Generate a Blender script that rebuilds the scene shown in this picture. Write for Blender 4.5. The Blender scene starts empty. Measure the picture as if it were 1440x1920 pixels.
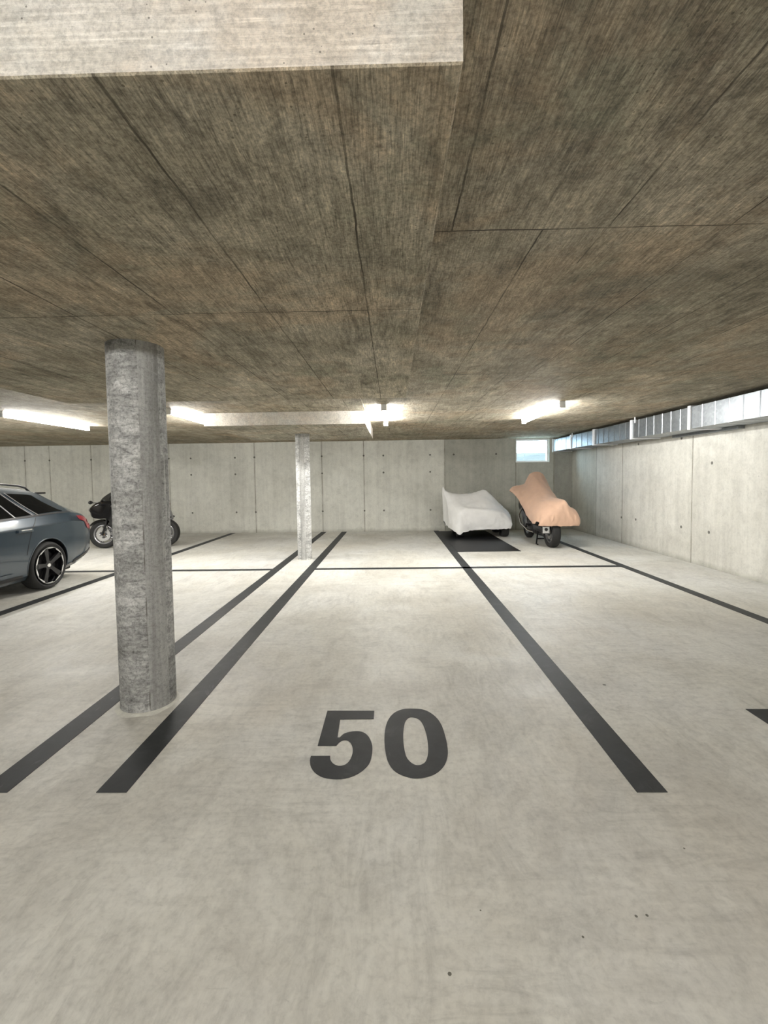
import bpy, bmesh, math, random
from mathutils import Vector, Matrix, noise
from math import pi, sin, cos, radians

SC = bpy.context.scene
COL = SC.collection
random.seed(7)

# ------------------------------------------------------------------ camera
F_PX, PITCH, ROLL, YAW, CY = 840.0, 2.739, -0.8114, -1.1215, 936.8
cam = bpy.data.cameras.new('camera')
cam.sensor_fit = 'VERTICAL'; cam.sensor_height = 36.0
cam.lens = 36.0 * F_PX / 1920.0
cam.shift_y = -(960.0 - CY) / 1920.0
cam.clip_start = 0.05; cam.clip_end = 200
camo = bpy.data.objects.new('camera', cam); COL.objects.link(camo)
p, r, yw = radians(PITCH), radians(ROLL), radians(YAW)
fw = Vector((sin(yw), cos(yw), 0)); rt = Vector((cos(yw), -sin(yw), 0)); up = Vector((0, 0, 1))
f2 = fw * cos(p) - up * sin(p); u2 = up * cos(p) + fw * sin(p)
r3 = rt * cos(r) + u2 * sin(r); u3 = u2 * cos(r) - rt * sin(r)
M = Matrix((r3, u3, -f2)).transposed().to_4x4(); M.translation = (0, 0, 1.5)
camo.matrix_world = M
SC.camera = camo

# ------------------------------------------------------------------ world, exposure
W = bpy.data.worlds.new('world'); SC.world = W; W.use_nodes = True
W.node_tree.nodes['Background'].inputs[0].default_value = (0.70, 0.86, 1.0, 1)
W.node_tree.nodes['Background'].inputs[1].default_value = 24.0
SC.view_settings.view_transform = 'Standard'
SC.view_settings.look = 'None'
SC.view_settings.gamma = 1.0
SC.view_settings.use_curve_mapping = False
SC.view_settings.exposure = 0.0
LAMP = 215.0          # strength of the ceiling tubes over the bays
LAMP_AISLE = 225.0    # strength of the aisle tubes behind the photographer

# key dimensions (m)
ZC, YB, XR, XL, YBACK = 2.553, 12.607, 5.016, -12.0, -7.0
ZN, ZF = 2.384, 2.335

# ------------------------------------------------------------------ node helpers
class NT:
    def __init__(s, name):
        s.m = bpy.data.materials.new(name); s.m.use_nodes = True
        s.t = s.m.node_tree; s.b = s.t.nodes['Principled BSDF']
        s.co = s.t.nodes.new('ShaderNodeTexCoord').outputs['Object']
        s._sep = None
    def n(s, k, **kw):
        x = s.t.nodes.new(k)
        for a, v in kw.items(): setattr(x, a, v)
        return x
    def link(s, a, b): s.t.links.new(a, b)
    def put(s, sock, v):
        if isinstance(v, (int, float)): sock.default_value = v
        elif isinstance(v, tuple): sock.default_value = v if len(v) == 4 or sock.type == 'VECTOR' else (*v, 1)
        else: s.link(v, sock)
    def math(s, op, a, b=0.0, c=0.0):
        x = s.n('ShaderNodeMath', operation=op)
        s.put(x.inputs[0], a); s.put(x.inputs[1], b); s.put(x.inputs[2], c)
        return x.outputs[0]
    def vec(s, scale=(1, 1, 1), rot=(0, 0, 0), loc=(0, 0, 0), src=None):
        x = s.n('ShaderNodeMapping')
        s.link(src or s.co, x.inputs[0])
        x.inputs['Scale'].default_value = scale; x.inputs['Rotation'].default_value = rot; x.inputs['Location'].default_value = loc
        return x.outputs[0]
    def noise(s, scale=1.0, detail=6, rough=.6, dist=0.0, v=None):
        x = s.n('ShaderNodeTexNoise')
        if v is not None: s.link(v, x.inputs['Vector'])
        else: s.link(s.co, x.inputs['Vector'])
        x.inputs['Scale'].default_value = scale; x.inputs['Detail'].default_value = detail
        x.inputs['Roughness'].default_value = rough; x.inputs['Distortion'].default_value = dist
        return x.outputs[0]
    def voro(s, scale, v=None, feature='F1', rnd=1.0):
        x = s.n('ShaderNodeTexVoronoi', feature=feature)
        s.link(v if v is not None else s.co, x.inputs['Vector'])
        x.inputs['Scale'].default_value = scale; x.inputs['Randomness'].default_value = rnd
        return x
    def ramp(s, fac, stops):
        x = s.n('ShaderNodeValToRGB'); s.link(fac, x.inputs[0])
        e = x.color_ramp.elements
        while len(e) < len(stops): e.new(0.5)
        for i, (q, c) in enumerate(stops):
            e[i].position = q; e[i].color = (c, c, c, 1) if isinstance(c, (int, float)) else (*c, 1)
        return x.outputs[0]
    def mix(s, fac, a, b, blend='MIX'):
        x = s.n('ShaderNodeMix', data_type='RGBA', blend_type=blend)
        s.put(x.inputs[0], fac); s.put(x.inputs[6], a); s.put(x.inputs[7], b)
        return x.outputs[2]
    def xyz(s):
        if s._sep is None:
            q = s.n('ShaderNodeSeparateXYZ'); s.link(s.co, q.inputs[0]); s._sep = q.outputs
        return s._sep
    def band(s, v, c, w):              # 1 within w of c
        return s.math('LESS_THAN', s.math('ABSOLUTE', s.math('SUBTRACT', v, c)), w)
    def union(s, lst):
        a = lst[0]
        for b in lst[1:]: a = s.math('MAXIMUM', a, b)
        return a
    def bump(s, h, strength=.3, dist=.01):
        x = s.n('ShaderNodeBump'); s.put(x.inputs['Height'], h)
        x.inputs['Strength'].default_value = strength; x.inputs['Distance'].default_value = dist
        s.link(x.outputs[0], s.b.inputs['Normal'])
    def out(s, col=None, rough=None, metal=None, spec=None):
        if col is not None: s.put(s.b.inputs['Base Color'], col)
        if rough is not None: s.put(s.b.inputs['Roughness'], rough)
        if metal is not None: s.put(s.b.inputs['Metallic'], metal)
        if spec is not None: s.put(s.b.inputs['Specular IOR Level'], spec)
        return s.m

def srgb(r, g, b):
    f = lambda c: (c / 255) / 12.92 if c <= 10 else (((c / 255) + .055) / 1.055) ** 2.4
    return (f(r), f(g), f(b))

# ------------------------------------------------------------------ materials
def ceiling_mat(name, seams_x, seams_y, seams_part=(), axis='y', tint=(1, 1, 1), light=False):
    t = NT(name)
    sc = (15, 2.0, 15) if axis == 'y' else (2.0, 15, 15)
    sc2 = (85, 7.0, 85) if axis == 'y' else (7, 85, 85)
    blot = t.noise(1.3, 7, .68, .5)
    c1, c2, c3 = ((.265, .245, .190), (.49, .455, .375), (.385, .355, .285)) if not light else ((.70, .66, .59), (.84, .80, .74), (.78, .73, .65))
    base = t.ramp(blot, [(.34, c1), (.5, c3), (.64, c2)])
    warm = t.noise(.9, 6, .66, .8, v=t.vec(loc=(5, 9, 2)))
    base = t.mix(t.ramp(warm, [(.5, 0.0), (.6, .65)]), base, (.44, .36, .265) if not light else (.74, .64, .53))
    grn = t.noise(1.1, 6, .66, .8, v=t.vec(loc=(15, 3, 7)))
    base = t.mix(t.ramp(grn, [(.54, 0.0), (.64, .6)]), base, (.31, .315, .245) if not light else (.70, .70, .66))
    st = t.noise(1, 9, .74, .9, v=t.vec(scale=sc))
    st2 = t.noise(1, 7, .78, .9, v=t.vec(scale=sc2))
    pm0 = t.ramp(t.noise(1.7, 4, .6, .3, v=t.vec(loc=(2, 2, 8))), [(.38, .35), (.62, 1.0)])
    base = t.mix(t.math('MULTIPLY', pm0, .95 if not light else .5), base, t.ramp(st, [(.34, .50 if not light else .86), (.5, 1.0), (.66, 1.38 if not light else 1.08)]), 'MULTIPLY')
    base = t.mix(.8 if not light else .5, base, t.ramp(st2, [(.32, .52 if not light else .85), (.5, 1.0), (.68, 1.28 if not light else 1.05)]), 'MULTIPLY')
    med = t.noise(6, 8, .78, .6)
    base = t.mix(.85 if not light else .4, base, t.ramp(med, [(.36, .58), (.52, 1.0), (.66, 1.22)]), 'MULTIPLY')
    sc3 = (190, 9.0, 190) if axis == 'y' else (9, 190, 190)
    st3 = t.noise(1, 4, .8, .4, v=t.vec(scale=sc3))
    base = t.mix(.85 if not light else .12, base, t.ramp(st3, [(.34, .50), (.5, 1.0), (.66, 1.35)]), 'MULTIPLY')
    grit = t.noise(70, 4, .8, .2)
    base = t.mix(.75 if not light else .5, base, t.ramp(grit, [(.36, .55), (.5, 1.0), (.62, 1.30)]), 'MULTIPLY')
    # boards of slightly different tone
    X, Y, Z = t.xyz()
    bd = t.math('FLOOR', t.math('DIVIDE', t.math('ADD', X, .118), .518)); bd2 = t.math('FLOOR', t.math('DIVIDE', t.math('SUBTRACT', Y, 2.4), 2.7))
    wn = t.n('ShaderNodeTexWhiteNoise', noise_dimensions='2D')
    cb = t.n('ShaderNodeCombineXYZ'); t.link(bd, cb.inputs[0]); t.link(bd2, cb.inputs[1]); t.link(cb.outputs[0], wn.inputs['Vector'])
    if not light: base = t.mix(.5, base, t.ramp(wn.outputs['Value'], [(0, .82), (1, 1.16)]), 'MULTIPLY')
    # pits
    pits = t.voro(38).outputs['Distance']; pm = t.noise(3.2, 3, .6)
    pit = t.math('MULTIPLY', t.math('LESS_THAN', pits, .13 if not light else .09), t.math('GREATER_THAN', pm, .52))
    base = t.mix(t.math('MULTIPLY', pit, .65), base, (.09, .08, .06))
    wob = t.math('MULTIPLY', t.math('SUBTRACT', t.noise(4, 3, .6), .5), .02)
    Xw, Yw = t.math('ADD', X, wob), t.math('ADD', Y, wob)
    ls = [t.band(Xw, c, .0035) for c in seams_x] + [t.band(Yw, c, .0045) for c in seams_y]
    for c, y0, y1 in seams_part:
        ls.append(t.math('MULTIPLY', t.band(Xw, c, .0035), t.band(Y, (y0 + y1) / 2, (y1 - y0) / 2)))
    if ls:
        ln = t.union(ls)
        fade = t.ramp(t.noise(2.3, 3), [(.35, .35), (.6, .95)])
        base = t.mix(t.math('MULTIPLY', ln, fade), base, (.055, .048, .036))
    base = t.mix(1.0, base, tint, 'MULTIPLY')
    hgt = t.math('ADD', t.math('MULTIPLY', st, 1.0), t.math('MULTIPLY', st2, .7))
    hgt = t.math('SUBTRACT', hgt, t.math('MULTIPLY', pit, .6))
    t.bump(hgt, .8, .015)
    return t.out(base, .85, spec=.25)

sx = [0.27, 0.93, 1.45, 1.97, 2.49, 3.01, 3.53, 4.05, 4.57, -3.95, -4.47, -4.99, -5.51, -6.03, -6.55]
M_CEIL = ceiling_mat('board_marked_concrete', sx[2:], [-.8, 1.98, 4.68, 7.4, 10.1], [(.27, -9, 1.98), (.93, -9, 2.3), (.655, 1.98, 12.6), (1.2, 4.68, 12.6), (-.64, 5, 12.6), (-1.2, 5, 12.6)], tint=(.96, .92, .86))
M_SOFF = ceiling_mat('board_marked_concrete_soffit', [-.118, -.637, -1.15, -1.67, -2.19, -2.71, -3.23], [2.40], tint=(1.14, 1.11, 1.06))
M_SOFF2 = ceiling_mat('board_marked_concrete_far', [-.9, -1.4, -1.92, -2.44], [8.2])
M_EDGE = ceiling_mat('concrete_edge_lit_tone', [], [], axis='x', light=True)  # slab concrete made lighter: lamplight on the front face put into its colour

def wall_mat(name, axis, seams, holes, dark=None, c0=(.62, .62, .565), c1=(.74, .74, .68)):
    t = NT(name); X, Y, Z = t.xyz(); A = X if axis == 'x' else Y
    base = t.ramp(t.noise(.9, 5, .6, .6), [(.34, c0), (.66, c1)])
    base = t.mix(.5, base, t.ramp(t.noise(7, 7, .72, .4), [(.34, .78), (.5, 1.0), (.66, 1.1)]), 'MULTIPLY')
    st = t.noise(1, 6, .65, .2, v=t.vec(scale=(9, 9, .5)))
    base = t.mix(.45, base, t.ramp(st, [(.34, .78), (.55, 1.0), (.7, 1.08)]), 'MULTIPLY')
    fine = t.noise(38, 4, .7)
    base = t.mix(.4, base, t.ramp(fine, [(.3, .72), (.5, 1.0), (.7, 1.1)]), 'MULTIPLY')
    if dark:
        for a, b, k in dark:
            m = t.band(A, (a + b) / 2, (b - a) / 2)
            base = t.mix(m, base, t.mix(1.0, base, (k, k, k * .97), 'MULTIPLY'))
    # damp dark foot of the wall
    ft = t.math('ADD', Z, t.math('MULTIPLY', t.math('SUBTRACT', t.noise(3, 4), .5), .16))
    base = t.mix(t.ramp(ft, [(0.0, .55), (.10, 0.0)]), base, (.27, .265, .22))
    wob = t.math('MULTIPLY', t.math('SUBTRACT', t.noise(3, 3), .5), .015)
    Aw = t.math('ADD', A, wob)
    ln = t.union([t.band(Aw, c, .009) for c in seams])
    halo = t.union([t.band(Aw, c, .03) for c in seams])
    fade = t.ramp(t.noise(2.6, 4), [(.32, .30), (.62, .9)])
    base = t.mix(t.math('MULTIPLY', halo, .16), base, (.30, .29, .24))
    base = t.mix(t.math('MULTIPLY', ln, fade), base, (.17, .16, .12))
    hs = []
    for a, z in holes:
        dx = t.math('SUBTRACT', A, a); dz = t.math('SUBTRACT', Z, z)
        d = t.math('SQRT', t.math('ADD', t.math('MULTIPLY', dx, dx), t.math('MULTIPLY', dz, dz)))
        hs.append(t.math('LESS_THAN', d, .026))
    pv = t.math('LESS_THAN', t.voro(7.0).outputs['Distance'], .05)
    if hs: base = t.mix(t.math('MULTIPLY', t.union(hs), .85), base, (.075, .07, .06))
    base = t.mix(t.math('MULTIPLY', pv, .5), base, (.16, .155, .13))
    t.bump(t.math('ADD', t.math('MULTIPLY', ln, -1.5), t.math('MULTIPLY', fine, .5)), .25, .01)
    return t.out(base, .8, spec=.3)

SB = [-10.464, -9.754, -8.553, -6.323, -3.888, -1.983, -.802, 1.466, 3.445, 4.5]
HB = [(a, z) for a in (-10.464, -9.754, -8.553, -6.323, -3.888, -1.983, -.802) for z in (2.14, .59)] + \
     [(a, z) for a in (-5.7, -4.44, -.25, 1.06, 1.72) for z in (2.135, .59)] + [(-5.7, 1.67), (-4.44, 1.67), (-.25, 1.66), (1.06, 1.66), (-1.98, 1.66), (2.9, 2.13)]
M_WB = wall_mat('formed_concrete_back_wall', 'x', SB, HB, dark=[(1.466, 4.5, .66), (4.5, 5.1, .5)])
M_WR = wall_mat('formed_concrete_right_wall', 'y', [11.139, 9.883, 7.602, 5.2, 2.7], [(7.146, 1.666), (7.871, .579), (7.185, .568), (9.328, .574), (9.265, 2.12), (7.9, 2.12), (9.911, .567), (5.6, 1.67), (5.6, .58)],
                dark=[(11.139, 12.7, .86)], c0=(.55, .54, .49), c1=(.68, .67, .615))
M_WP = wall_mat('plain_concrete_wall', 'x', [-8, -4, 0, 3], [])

def floor_mat():
    t = NT('power_floated_concrete_floor'); X, Y, Z = t.xyz()
    base = t.ramp(t.noise(.75, 5, .58, .5), [(.36, (.54, .525, .475)), (.5, (.62, .61, .56)), (.62, (.685, .68, .64))])
    col = t.noise(.5, 3, .5, .5, v=t.vec(loc=(3, 8, 0)))
    base = t.mix(t.ramp(col, [(.45, 0.0), (.7, .35)]), base, (.53, .53, .54))
    base = t.mix(t.ramp(t.noise(.6, 4, .6, .5, v=t.vec(loc=(13, 1, 0))), [(.5, 0.0), (.72, .4)]), base, (.56, .52, .44))
    # trowel sweeps: stretched noise in several directions, each limited to patches
    a1 = t.noise(1, 6, .7, .9, v=t.vec(scale=(2.2, 14, 1), rot=(0, 0, radians(38))))
    a2 = t.noise(1, 6, .7, 1.3, v=t.vec(scale=(14, 2.4, 1), rot=(0, 0, radians(20))))
    a3 = t.noise(1, 5, .7, 2.2, v=t.vec(scale=(3, 11, 1), rot=(0, 0, radians(-30))))
    m1 = t.ramp(t.noise(.8, 2, .5, .5, v=t.vec(loc=(1, 1, 1))), [(.42, 0.0), (.58, 1.0)])
    m2 = t.ramp(t.noise(.9, 2, .5, .5, v=t.vec(loc=(7, 4, 2))), [(.45, 0.0), (.6, 1.0)])
    sw = t.mix(m1, t.ramp(a1, [(.34, .76), (.5, 1.0), (.66, 1.10)]), t.ramp(a2, [(.34, .78), (.5, 1.0), (.66, 1.09)]))
    sw = t.mix(m2, sw, t.ramp(a3, [(.34, .78), (.5, 1.0), (.66, 1.08)]))
    base = t.mix(.6, base, sw, 'MULTIPLY')
    mo = t.noise(3.2, 7, .74, 1.0, v=t.vec(scale=(1.6, .8, 1), rot=(0, 0, -.6)))
    base = t.mix(.7, base, t.ramp(mo, [(.34, .80), (.5, 1.0), (.64, 1.09)]), 'MULTIPLY')
    # faint circular float marks
    v = t.voro(.55, v=t.vec(src=t.co, scale=(1, 1, .01)))
    rings = t.math('SINE', t.math('MULTIPLY', v.outputs['Distance'], 150.0))
    rm = t.math('MULTIPLY', t.ramp(t.noise(1.3, 3, .5, .3, v=t.vec(loc=(9, 9, 9))), [(.52, 0.0), (.66, 1.0)]), t.math('LESS_THAN', v.outputs['Distance'], .62))
    base = t.mix(t.math('MULTIPLY', rm, .45), base, t.mix(1.0, base, t.ramp(t.math('MULTIPLY_ADD', rings, .5, .5), [(0, .88), (1, 1.03)]), 'MULTIPLY'))
    fine = t.noise(30, 5, .7, .3)
    base = t.mix(.7, base, t.ramp(fine, [(.34, .82), (.5, 1.0), (.64, 1.08)]), 'MULTIPLY')
    fleck = t.noise(11, 5, .75, .8, v=t.vec(scale=(1, 2.2, 1), rot=(0, 0, .6)))
    base = t.mix(t.ramp(fleck, [(.62, 0.0), (.74, .38)]), base, (.30, .295, .27))
    sp = []
    for x, y, rr in ((.153, 1.288, .006), (.809, 1.47, .005), (.847, 1.473, .005), (1.497, 3.17, .012), (.285, 1.488, .003), (.6, 1.4, .004), (1.9, 2.1, .006), (1.15, 1.75, .004)):
        dx = t.math('SUBTRACT', X, x); dy = t.math('SUBTRACT', Y, y)
        sp.append(t.math('LESS_THAN', t.math('SQRT', t.math('ADD', t.math('MULTIPLY', dx, dx), t.math('MULTIPLY', dy, dy))), rr))
    base = t.mix(t.math('MULTIPLY', t.union(sp), .85), base, (.06, .055, .04))
    t.bump(t.math('ADD', a1, t.math('MULTIPLY', fine, .3)), .08, .004)
    return t.out(base, t.ramp(t.noise(1.6, 4), [(.3, .42), (.7, .6)]), spec=.4)
M_FLOOR = floor_mat()

def column_mat(name, shift=0.0, gain=1.0):
    t = NT(name); X, Y, Z = t.xyz()
    ang = t.math('ARCTAN2', Y, X)
    base = t.ramp(t.noise(3, 6, .65, .5), [(.34, (.24, .24, .23)), (.5, (.36, .36, .35)), (.66, (.50, .50, .49))])
    hb = t.noise(1, 7, .75, .8, v=t.vec(scale=(9, 9, 30)))
    base = t.mix(.85, base, t.ramp(hb, [(.36, .45), (.48, .95), (.60, 1.3)]), 'MULTIPLY')
    hb2 = t.noise(1, 5, .7, .6, v=t.vec(scale=(2.5, 2.5, 14)))
    base = t.mix(.7, base, t.ramp(hb2, [(.34, .68), (.5, 1.0), (.66, 1.12)]), 'MULTIPLY')
    mot = t.noise(55, 4, .8, .4)
    base = t.mix(.8, base, t.ramp(mot, [(.36, .42), (.5, 1.0), (.62, 1.25)]), 'MULTIPLY')
    vs = t.noise(1, 5, .6, .3, v=t.vec(scale=(16, 16, .9)))
    smooth = t.ramp(vs, [(.34, (.21, .21, .20)), (.52, (.33, .33, .32)), (.66, (.45, .45, .44))])
    smooth = t.mix(.5, smooth, t.ramp(mot, [(.36, .5), (.5, 1.0), (.62, 1.2)]), 'MULTIPLY')
    # smooth strip left by the formwork joint
    a0 = -1.02 + shift
    m = t.band(ang, a0 + .38, .38)
    base = t.mix(t.math('MULTIPLY', m, .85), base, smooth)
    wob = t.math('MULTIPLY', t.math('SUBTRACT', t.noise(6, 4), .5), .12)
    ln = t.band(t.math('ADD', ang, wob), a0, .022)
    base = t.mix(t.math('MULTIPLY', ln, t.ramp(t.noise(5, 4), [(.47, .05), (.60, .75)])), base, (.10, .09, .078))
    spiral = t.math('FRACT', t.math('ADD', t.math('MULTIPLY', Z, 1.15), t.math('MULTIPLY', ang, .06)))
    sl = t.band(spiral, .5, .004)
    base = t.mix(t.math('MULTIPLY', sl, t.ramp(t.noise(4, 3), [(.5, 0.0), (.7, .3)])), base, (.5, .5, .48))
    wh = t.noise(1, 4, .6, .2, v=t.vec(scale=(20, 20, 1.6), loc=(4, 4, 4)))
    base = t.mix(t.ramp(wh, [(.64, 0.0), (.72, .5)]), base, (.62, .62, .60))
    base = t.mix(1.0, base, (gain, gain, gain), 'MULTIPLY')
    t.bump(t.math('ADD', mot, hb), .5, .01)
    return t.out(base, .6, spec=.4)
M_COL1 = column_mat('grey_mottled_column_concrete'); M_COL2 = column_mat('pale_column_concrete', -.9, 1.45)

def simple(name, col, rough=.5, metal=0.0, spec=.5, nz=0.0, coat=0.0, nscale=20):
    t = NT(name)
    c = col
    if nz: c = t.mix(nz, tuple(col), t.mix(1.0, tuple(col), t.ramp(t.noise(nscale, 5, .7, .3), [(.3, .6), (.7, 1.4)]), 'MULTIPLY'))
    t.out(c, rough, metal, spec)
    if coat: t.b.inputs['Coat Weight'].default_value = coat; t.b.inputs['Coat Roughness'].default_value = .06
    return t.m
def paint_mat():
    t = NT('dark_floor_paint')
    b = t.ramp(t.noise(6, 6, .7, .5), [(.3, (.019, .021, .023)), (.55, (.029, .032, .034)), (.75, (.055, .058, .060))])
    d = t.noise(1, 5, .7, 1.5, v=t.vec(scale=(10, 3, 1), rot=(0, 0, .7)))
    b = t.mix(t.ramp(d, [(.62, 0.0), (.75, .35)]), b, (.25, .25, .24))
    t.bump(t.noise(60, 3), .1, .003)
    return t.out(b, .55, spec=.3)
M_LINE = paint_mat()
M_MAT = simple('black_rubber_mat', (.007, .008, .010), .45, nz=.6, spec=.25)
M_GALV = None
def galv():
    t = NT('galvanised_sheet')
    v = t.voro(26); c = t.ramp(v.outputs['Color'], [(0, (.24, .26, .275)), (1, (.33, .352, .37))])
    return t.out(c, t.ramp(t.noise(3, 4), [(.3, .36), (.7, .44)]), .85)
M_GALV = galv()
M_FLANGE = simple('bright_zinc_flange', (.86, .88, .90), .45, .1, nz=.1)
M_WHITE = simple('white_painted_metal', (.8, .8, .78), .4)
M_PVC = simple('white_window_frame', (.85, .85, .84), .35)
M_CARP = simple('blue_grey_car_paint', srgb(34, 50, 62), .30, .3, coat=1.0)
M_GLOSSB = simple('gloss_black', (.006, .006, .007), .12, coat=.5)
M_BLACK = simple('satin_black', (.010, .010, .011), .42, nz=.3)
M_TYRE = simple('tyre_rubber', (.014, .014, .014), .75, nz=.4)
M_CHROME = simple('chrome', (.82, .83, .85), .12, 1.0)
M_ALU = simple('machined_alloy', (.75, .75, .76), .25, .9)
M_RIMG = simple('grey_alloy_rim', (.30, .30, .31), .32, .8)
M_BRONZE = simple('gold_axle_nut', (.65, .38, .12), .35, .8)
M_RED = simple('red_lamp_lens', (.20, .006, .016), .15, coat=.5)
def darkglass():
    t = NT('tinted_glass'); t.out((.002, .0025, .003), .05, spec=.09); return t.m
M_DGLASS = darkglass()
def clearglass(name, a=.08, tint=(.9, .97, 1)):
    t = NT(name)
    g = t.n('ShaderNodeBsdfGlossy'); g.inputs['Roughness'].default_value = .03
    tr = t.n('ShaderNodeBsdfTransparent'); tr.inputs[0].default_value = (*tint, 1)
    mx = t.n('ShaderNodeMixShader'); mx.inputs[0].default_value = a
    t.link(tr.outputs[0], mx.inputs[1]); t.link(g.outputs[0], mx.inputs[2])
    t.link(mx.outputs[0], t.t.nodes['Material Output'].inputs[0]); return t.m
M_PANE = clearglass('window_pane_glass'); M_SCREEN = clearglass('smoked_screen', .25, (.25, .25, .26))
def cloth_mat(name, col):
    t = NT(name)
    b = t.mix(.35, col, t.mix(1.0, col, t.ramp(t.noise(5, 4), [(.3, .82), (.7, 1.12)]), 'MULTIPLY'))
    w = t.noise(14, 4, .6, .8)
    t.bump(t.math('ADD', w, t.math('MULTIPLY', t.noise(300, 2), .15)), .25, .015)
    t.b.inputs['Sheen Weight'].default_value = .2
    return t.out(b, .75, spec=.3)
M_CLOTHW = cloth_mat('silver_white_cover_cloth', (.87, .87, .86)); M_CLOTHO = cloth_mat('peach_tan_cover_cloth', (.58, .385, .28))
def emit(name, col, s):
    t = NT(name); t.out((.9, .9, .9), .4)
    t.b.inputs['Emission Color'].default_value = (*col, 1); t.b.inputs['Emission Strength'].default_value = s
    return t.m
M_TUBE = emit('lit_tube_diffuser', (1.0, .985, .955), LAMP); M_TUBE2 = emit('lit_aisle_diffuser', (1.0, .985, .955), LAMP_AISLE)
M_OUT = simple('pale_exterior_render', (.05, .05, .046), .8, nz=.3, nscale=2); M_OUT2 = simple('light_gravel', (.75, .72, .62), .9, nz=.4, nscale=9)
M_GROUT = simple('pale_grout', (.62, .61, .55), .8, nz=.4)

# ------------------------------------------------------------------ geometry helpers
def obj(name, bm, mat, parent=None, smooth=False, loc=None):
    me = bpy.data.meshes.new(name); bm.normal_update(); bm.to_mesh(me); bm.free()
    o = bpy.data.objects.new(name, me); COL.objects.link(o)
    for m in (mat if isinstance(mat, (list, tuple)) else [mat]): me.materials.append(m)
    if smooth: me.shade_smooth() if hasattr(me, 'shade_smooth') else None
    if smooth is not False and smooth is not True: me.set_sharp_from_angle(angle=smooth)
    if parent: o.parent = parent
    if loc: o.location = loc
    return o
def sharp(o, a=35):
    o.data.shade_smooth(); o.data.set_sharp_from_angle(angle=radians(a)); return o
def tag(o, label=None, cat=None, group=None, kind=None):
    if label: o['label'] = label
    if cat: o['category'] = cat
    if group: o['group'] = group
    if kind: o['kind'] = kind
    return o
def thing(name, label, cat, loc=(0, 0, 0), rz=0, group=None):
    o = bpy.data.objects.new(name, None); COL.objects.link(o); o.location = loc; o.rotation_euler = (0, 0, rz)
    o.empty_display_size = .1
    return tag(o, label, cat, group)
def box(bm, x0, x1, y0, y1, z0, z1, mi=0, bev=0):
    vs = [bm.verts.new((x, y, z)) for z in (z0, z1) for y in (y0, y1) for x in (x0, x1)]
    fs = []
    for q in ((0, 2, 3, 1), (4, 5, 7, 6), (0, 1, 5, 4), (1, 3, 7, 5), (3, 2, 6, 7), (2, 0, 4, 6)):
        f = bm.faces.new([vs[i] for i in q]); f.material_index = mi; fs.append(f)
    if bev:
        es = list({e for f in fs for e in f.edges})
        bmesh.ops.bevel(bm, geom=es, offset=bev, segments=2, affect='EDGES', profile=.5)
    return fs
def bxo(name, c, mat, parent=None, bev=0, **kw):
    bm = bmesh.new(); box(bm, *c, bev=bev); return obj(name, bm, mat, parent, **kw)
def lathe(bm, prof, axis='y', n=48, c=(0, 0, 0), closed=True):
    rings = []
    for i in range(n):
        a = 2 * pi * i / n; ring = []
        for rr, h in prof:
            if axis == 'y': v = (rr * cos(a), h, rr * sin(a))
            elif axis == 'x': v = (h, rr * cos(a), rr * sin(a))
            else: v = (rr * cos(a), rr * sin(a), h)
            ring.append(bm.verts.new((v[0] + c[0], v[1] + c[1], v[2] + c[2])))
        rings.append(ring)
    m = len(prof)
    for i in range(n):
        A, B = rings[i], rings[(i + 1) % n]
        for j in range(m if closed else m - 1):
            k = (j + 1) % m
            try: bm.faces.new((A[j], B[j], B[k], A[k]))
            except ValueError: pass
    return rings
def tube(bm, pts, rad, n=10):
    pts = [Vector(q) for q in pts]; rs = rad if isinstance(rad, (list, tuple)) else [rad] * len(pts)
    prev = None; ref = None
    rings = []
    for i, q in enumerate(pts):
        d = (pts[min(i + 1, len(pts) - 1)] - pts[max(i - 1, 0)]).normalized()
        if ref is None: ref = Vector((0, 0, 1)) if abs(d.z) < .9 else Vector((1, 0, 0))
        a = d.cross(ref).normalized(); b = a.cross(d).normalized()
        rings.append([bm.verts.new(q + a * rs[i] * cos(2 * pi * k / n) + b * rs[i] * sin(2 * pi * k / n)) for k in range(n)])
    for A, B in zip(rings, rings[1:]):
        for k in range(n): bm.faces.new((A[k], A[(k + 1) % n], B[(k + 1) % n], B[k]))
    bm.faces.new(rings[0][::-1]); bm.faces.new(rings[-1])
def puff(bm, outline, w, y0=0, steps=((.86, -1), (.97, -.72), (1, -.3), (1, .3), (.97, .72), (.86, 1))):
    """rounded slab: outline in (x, z), thickness 2w along y"""
    cx = sum(q[0] for q in outline) / len(outline); cz = sum(q[1] for q in outline) / len(outline)
    rings = [[bm.verts.new((cx + (x - cx) * s, y0 + h * w, cz + (z - cz) * s)) for x, z in outline] for s, h in steps]
    n = len(outline)
    for A, B in zip(rings, rings[1:]):
        for k in range(n): bm.faces.new((A[k], A[(k + 1) % n], B[(k + 1) % n], B[k]))
    bm.faces.new(rings[0][::-1]); bm.faces.new(rings[-1])
def fixn(bm): bmesh.ops.recalc_face_normals(bm, faces=bm.faces[:])
def catmull(P, per=6, closed=True):
    out = []; n = len(P)
    for i in range(n if closed else n - 1):
        g = (lambda k: P[k % n]) if closed else (lambda k: P[max(0, min(n - 1, k))])
        a, b, c, d = g(i - 1), g(i), g(i + 1), g(i + 2)
        for s in range(per):
            t = s / per
            out.append(tuple(.5 * ((2 * b[k]) + (-a[k] + c[k]) * t + (2 * a[k] - 5 * b[k] + 4 * c[k] - d[k]) * t * t + (-a[k] + 3 * b[k] - 3 * c[k] + d[k]) * t ** 3) for k in range(len(b))))
    if not closed: out.append(tuple(P[-1]))
    return out

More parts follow.
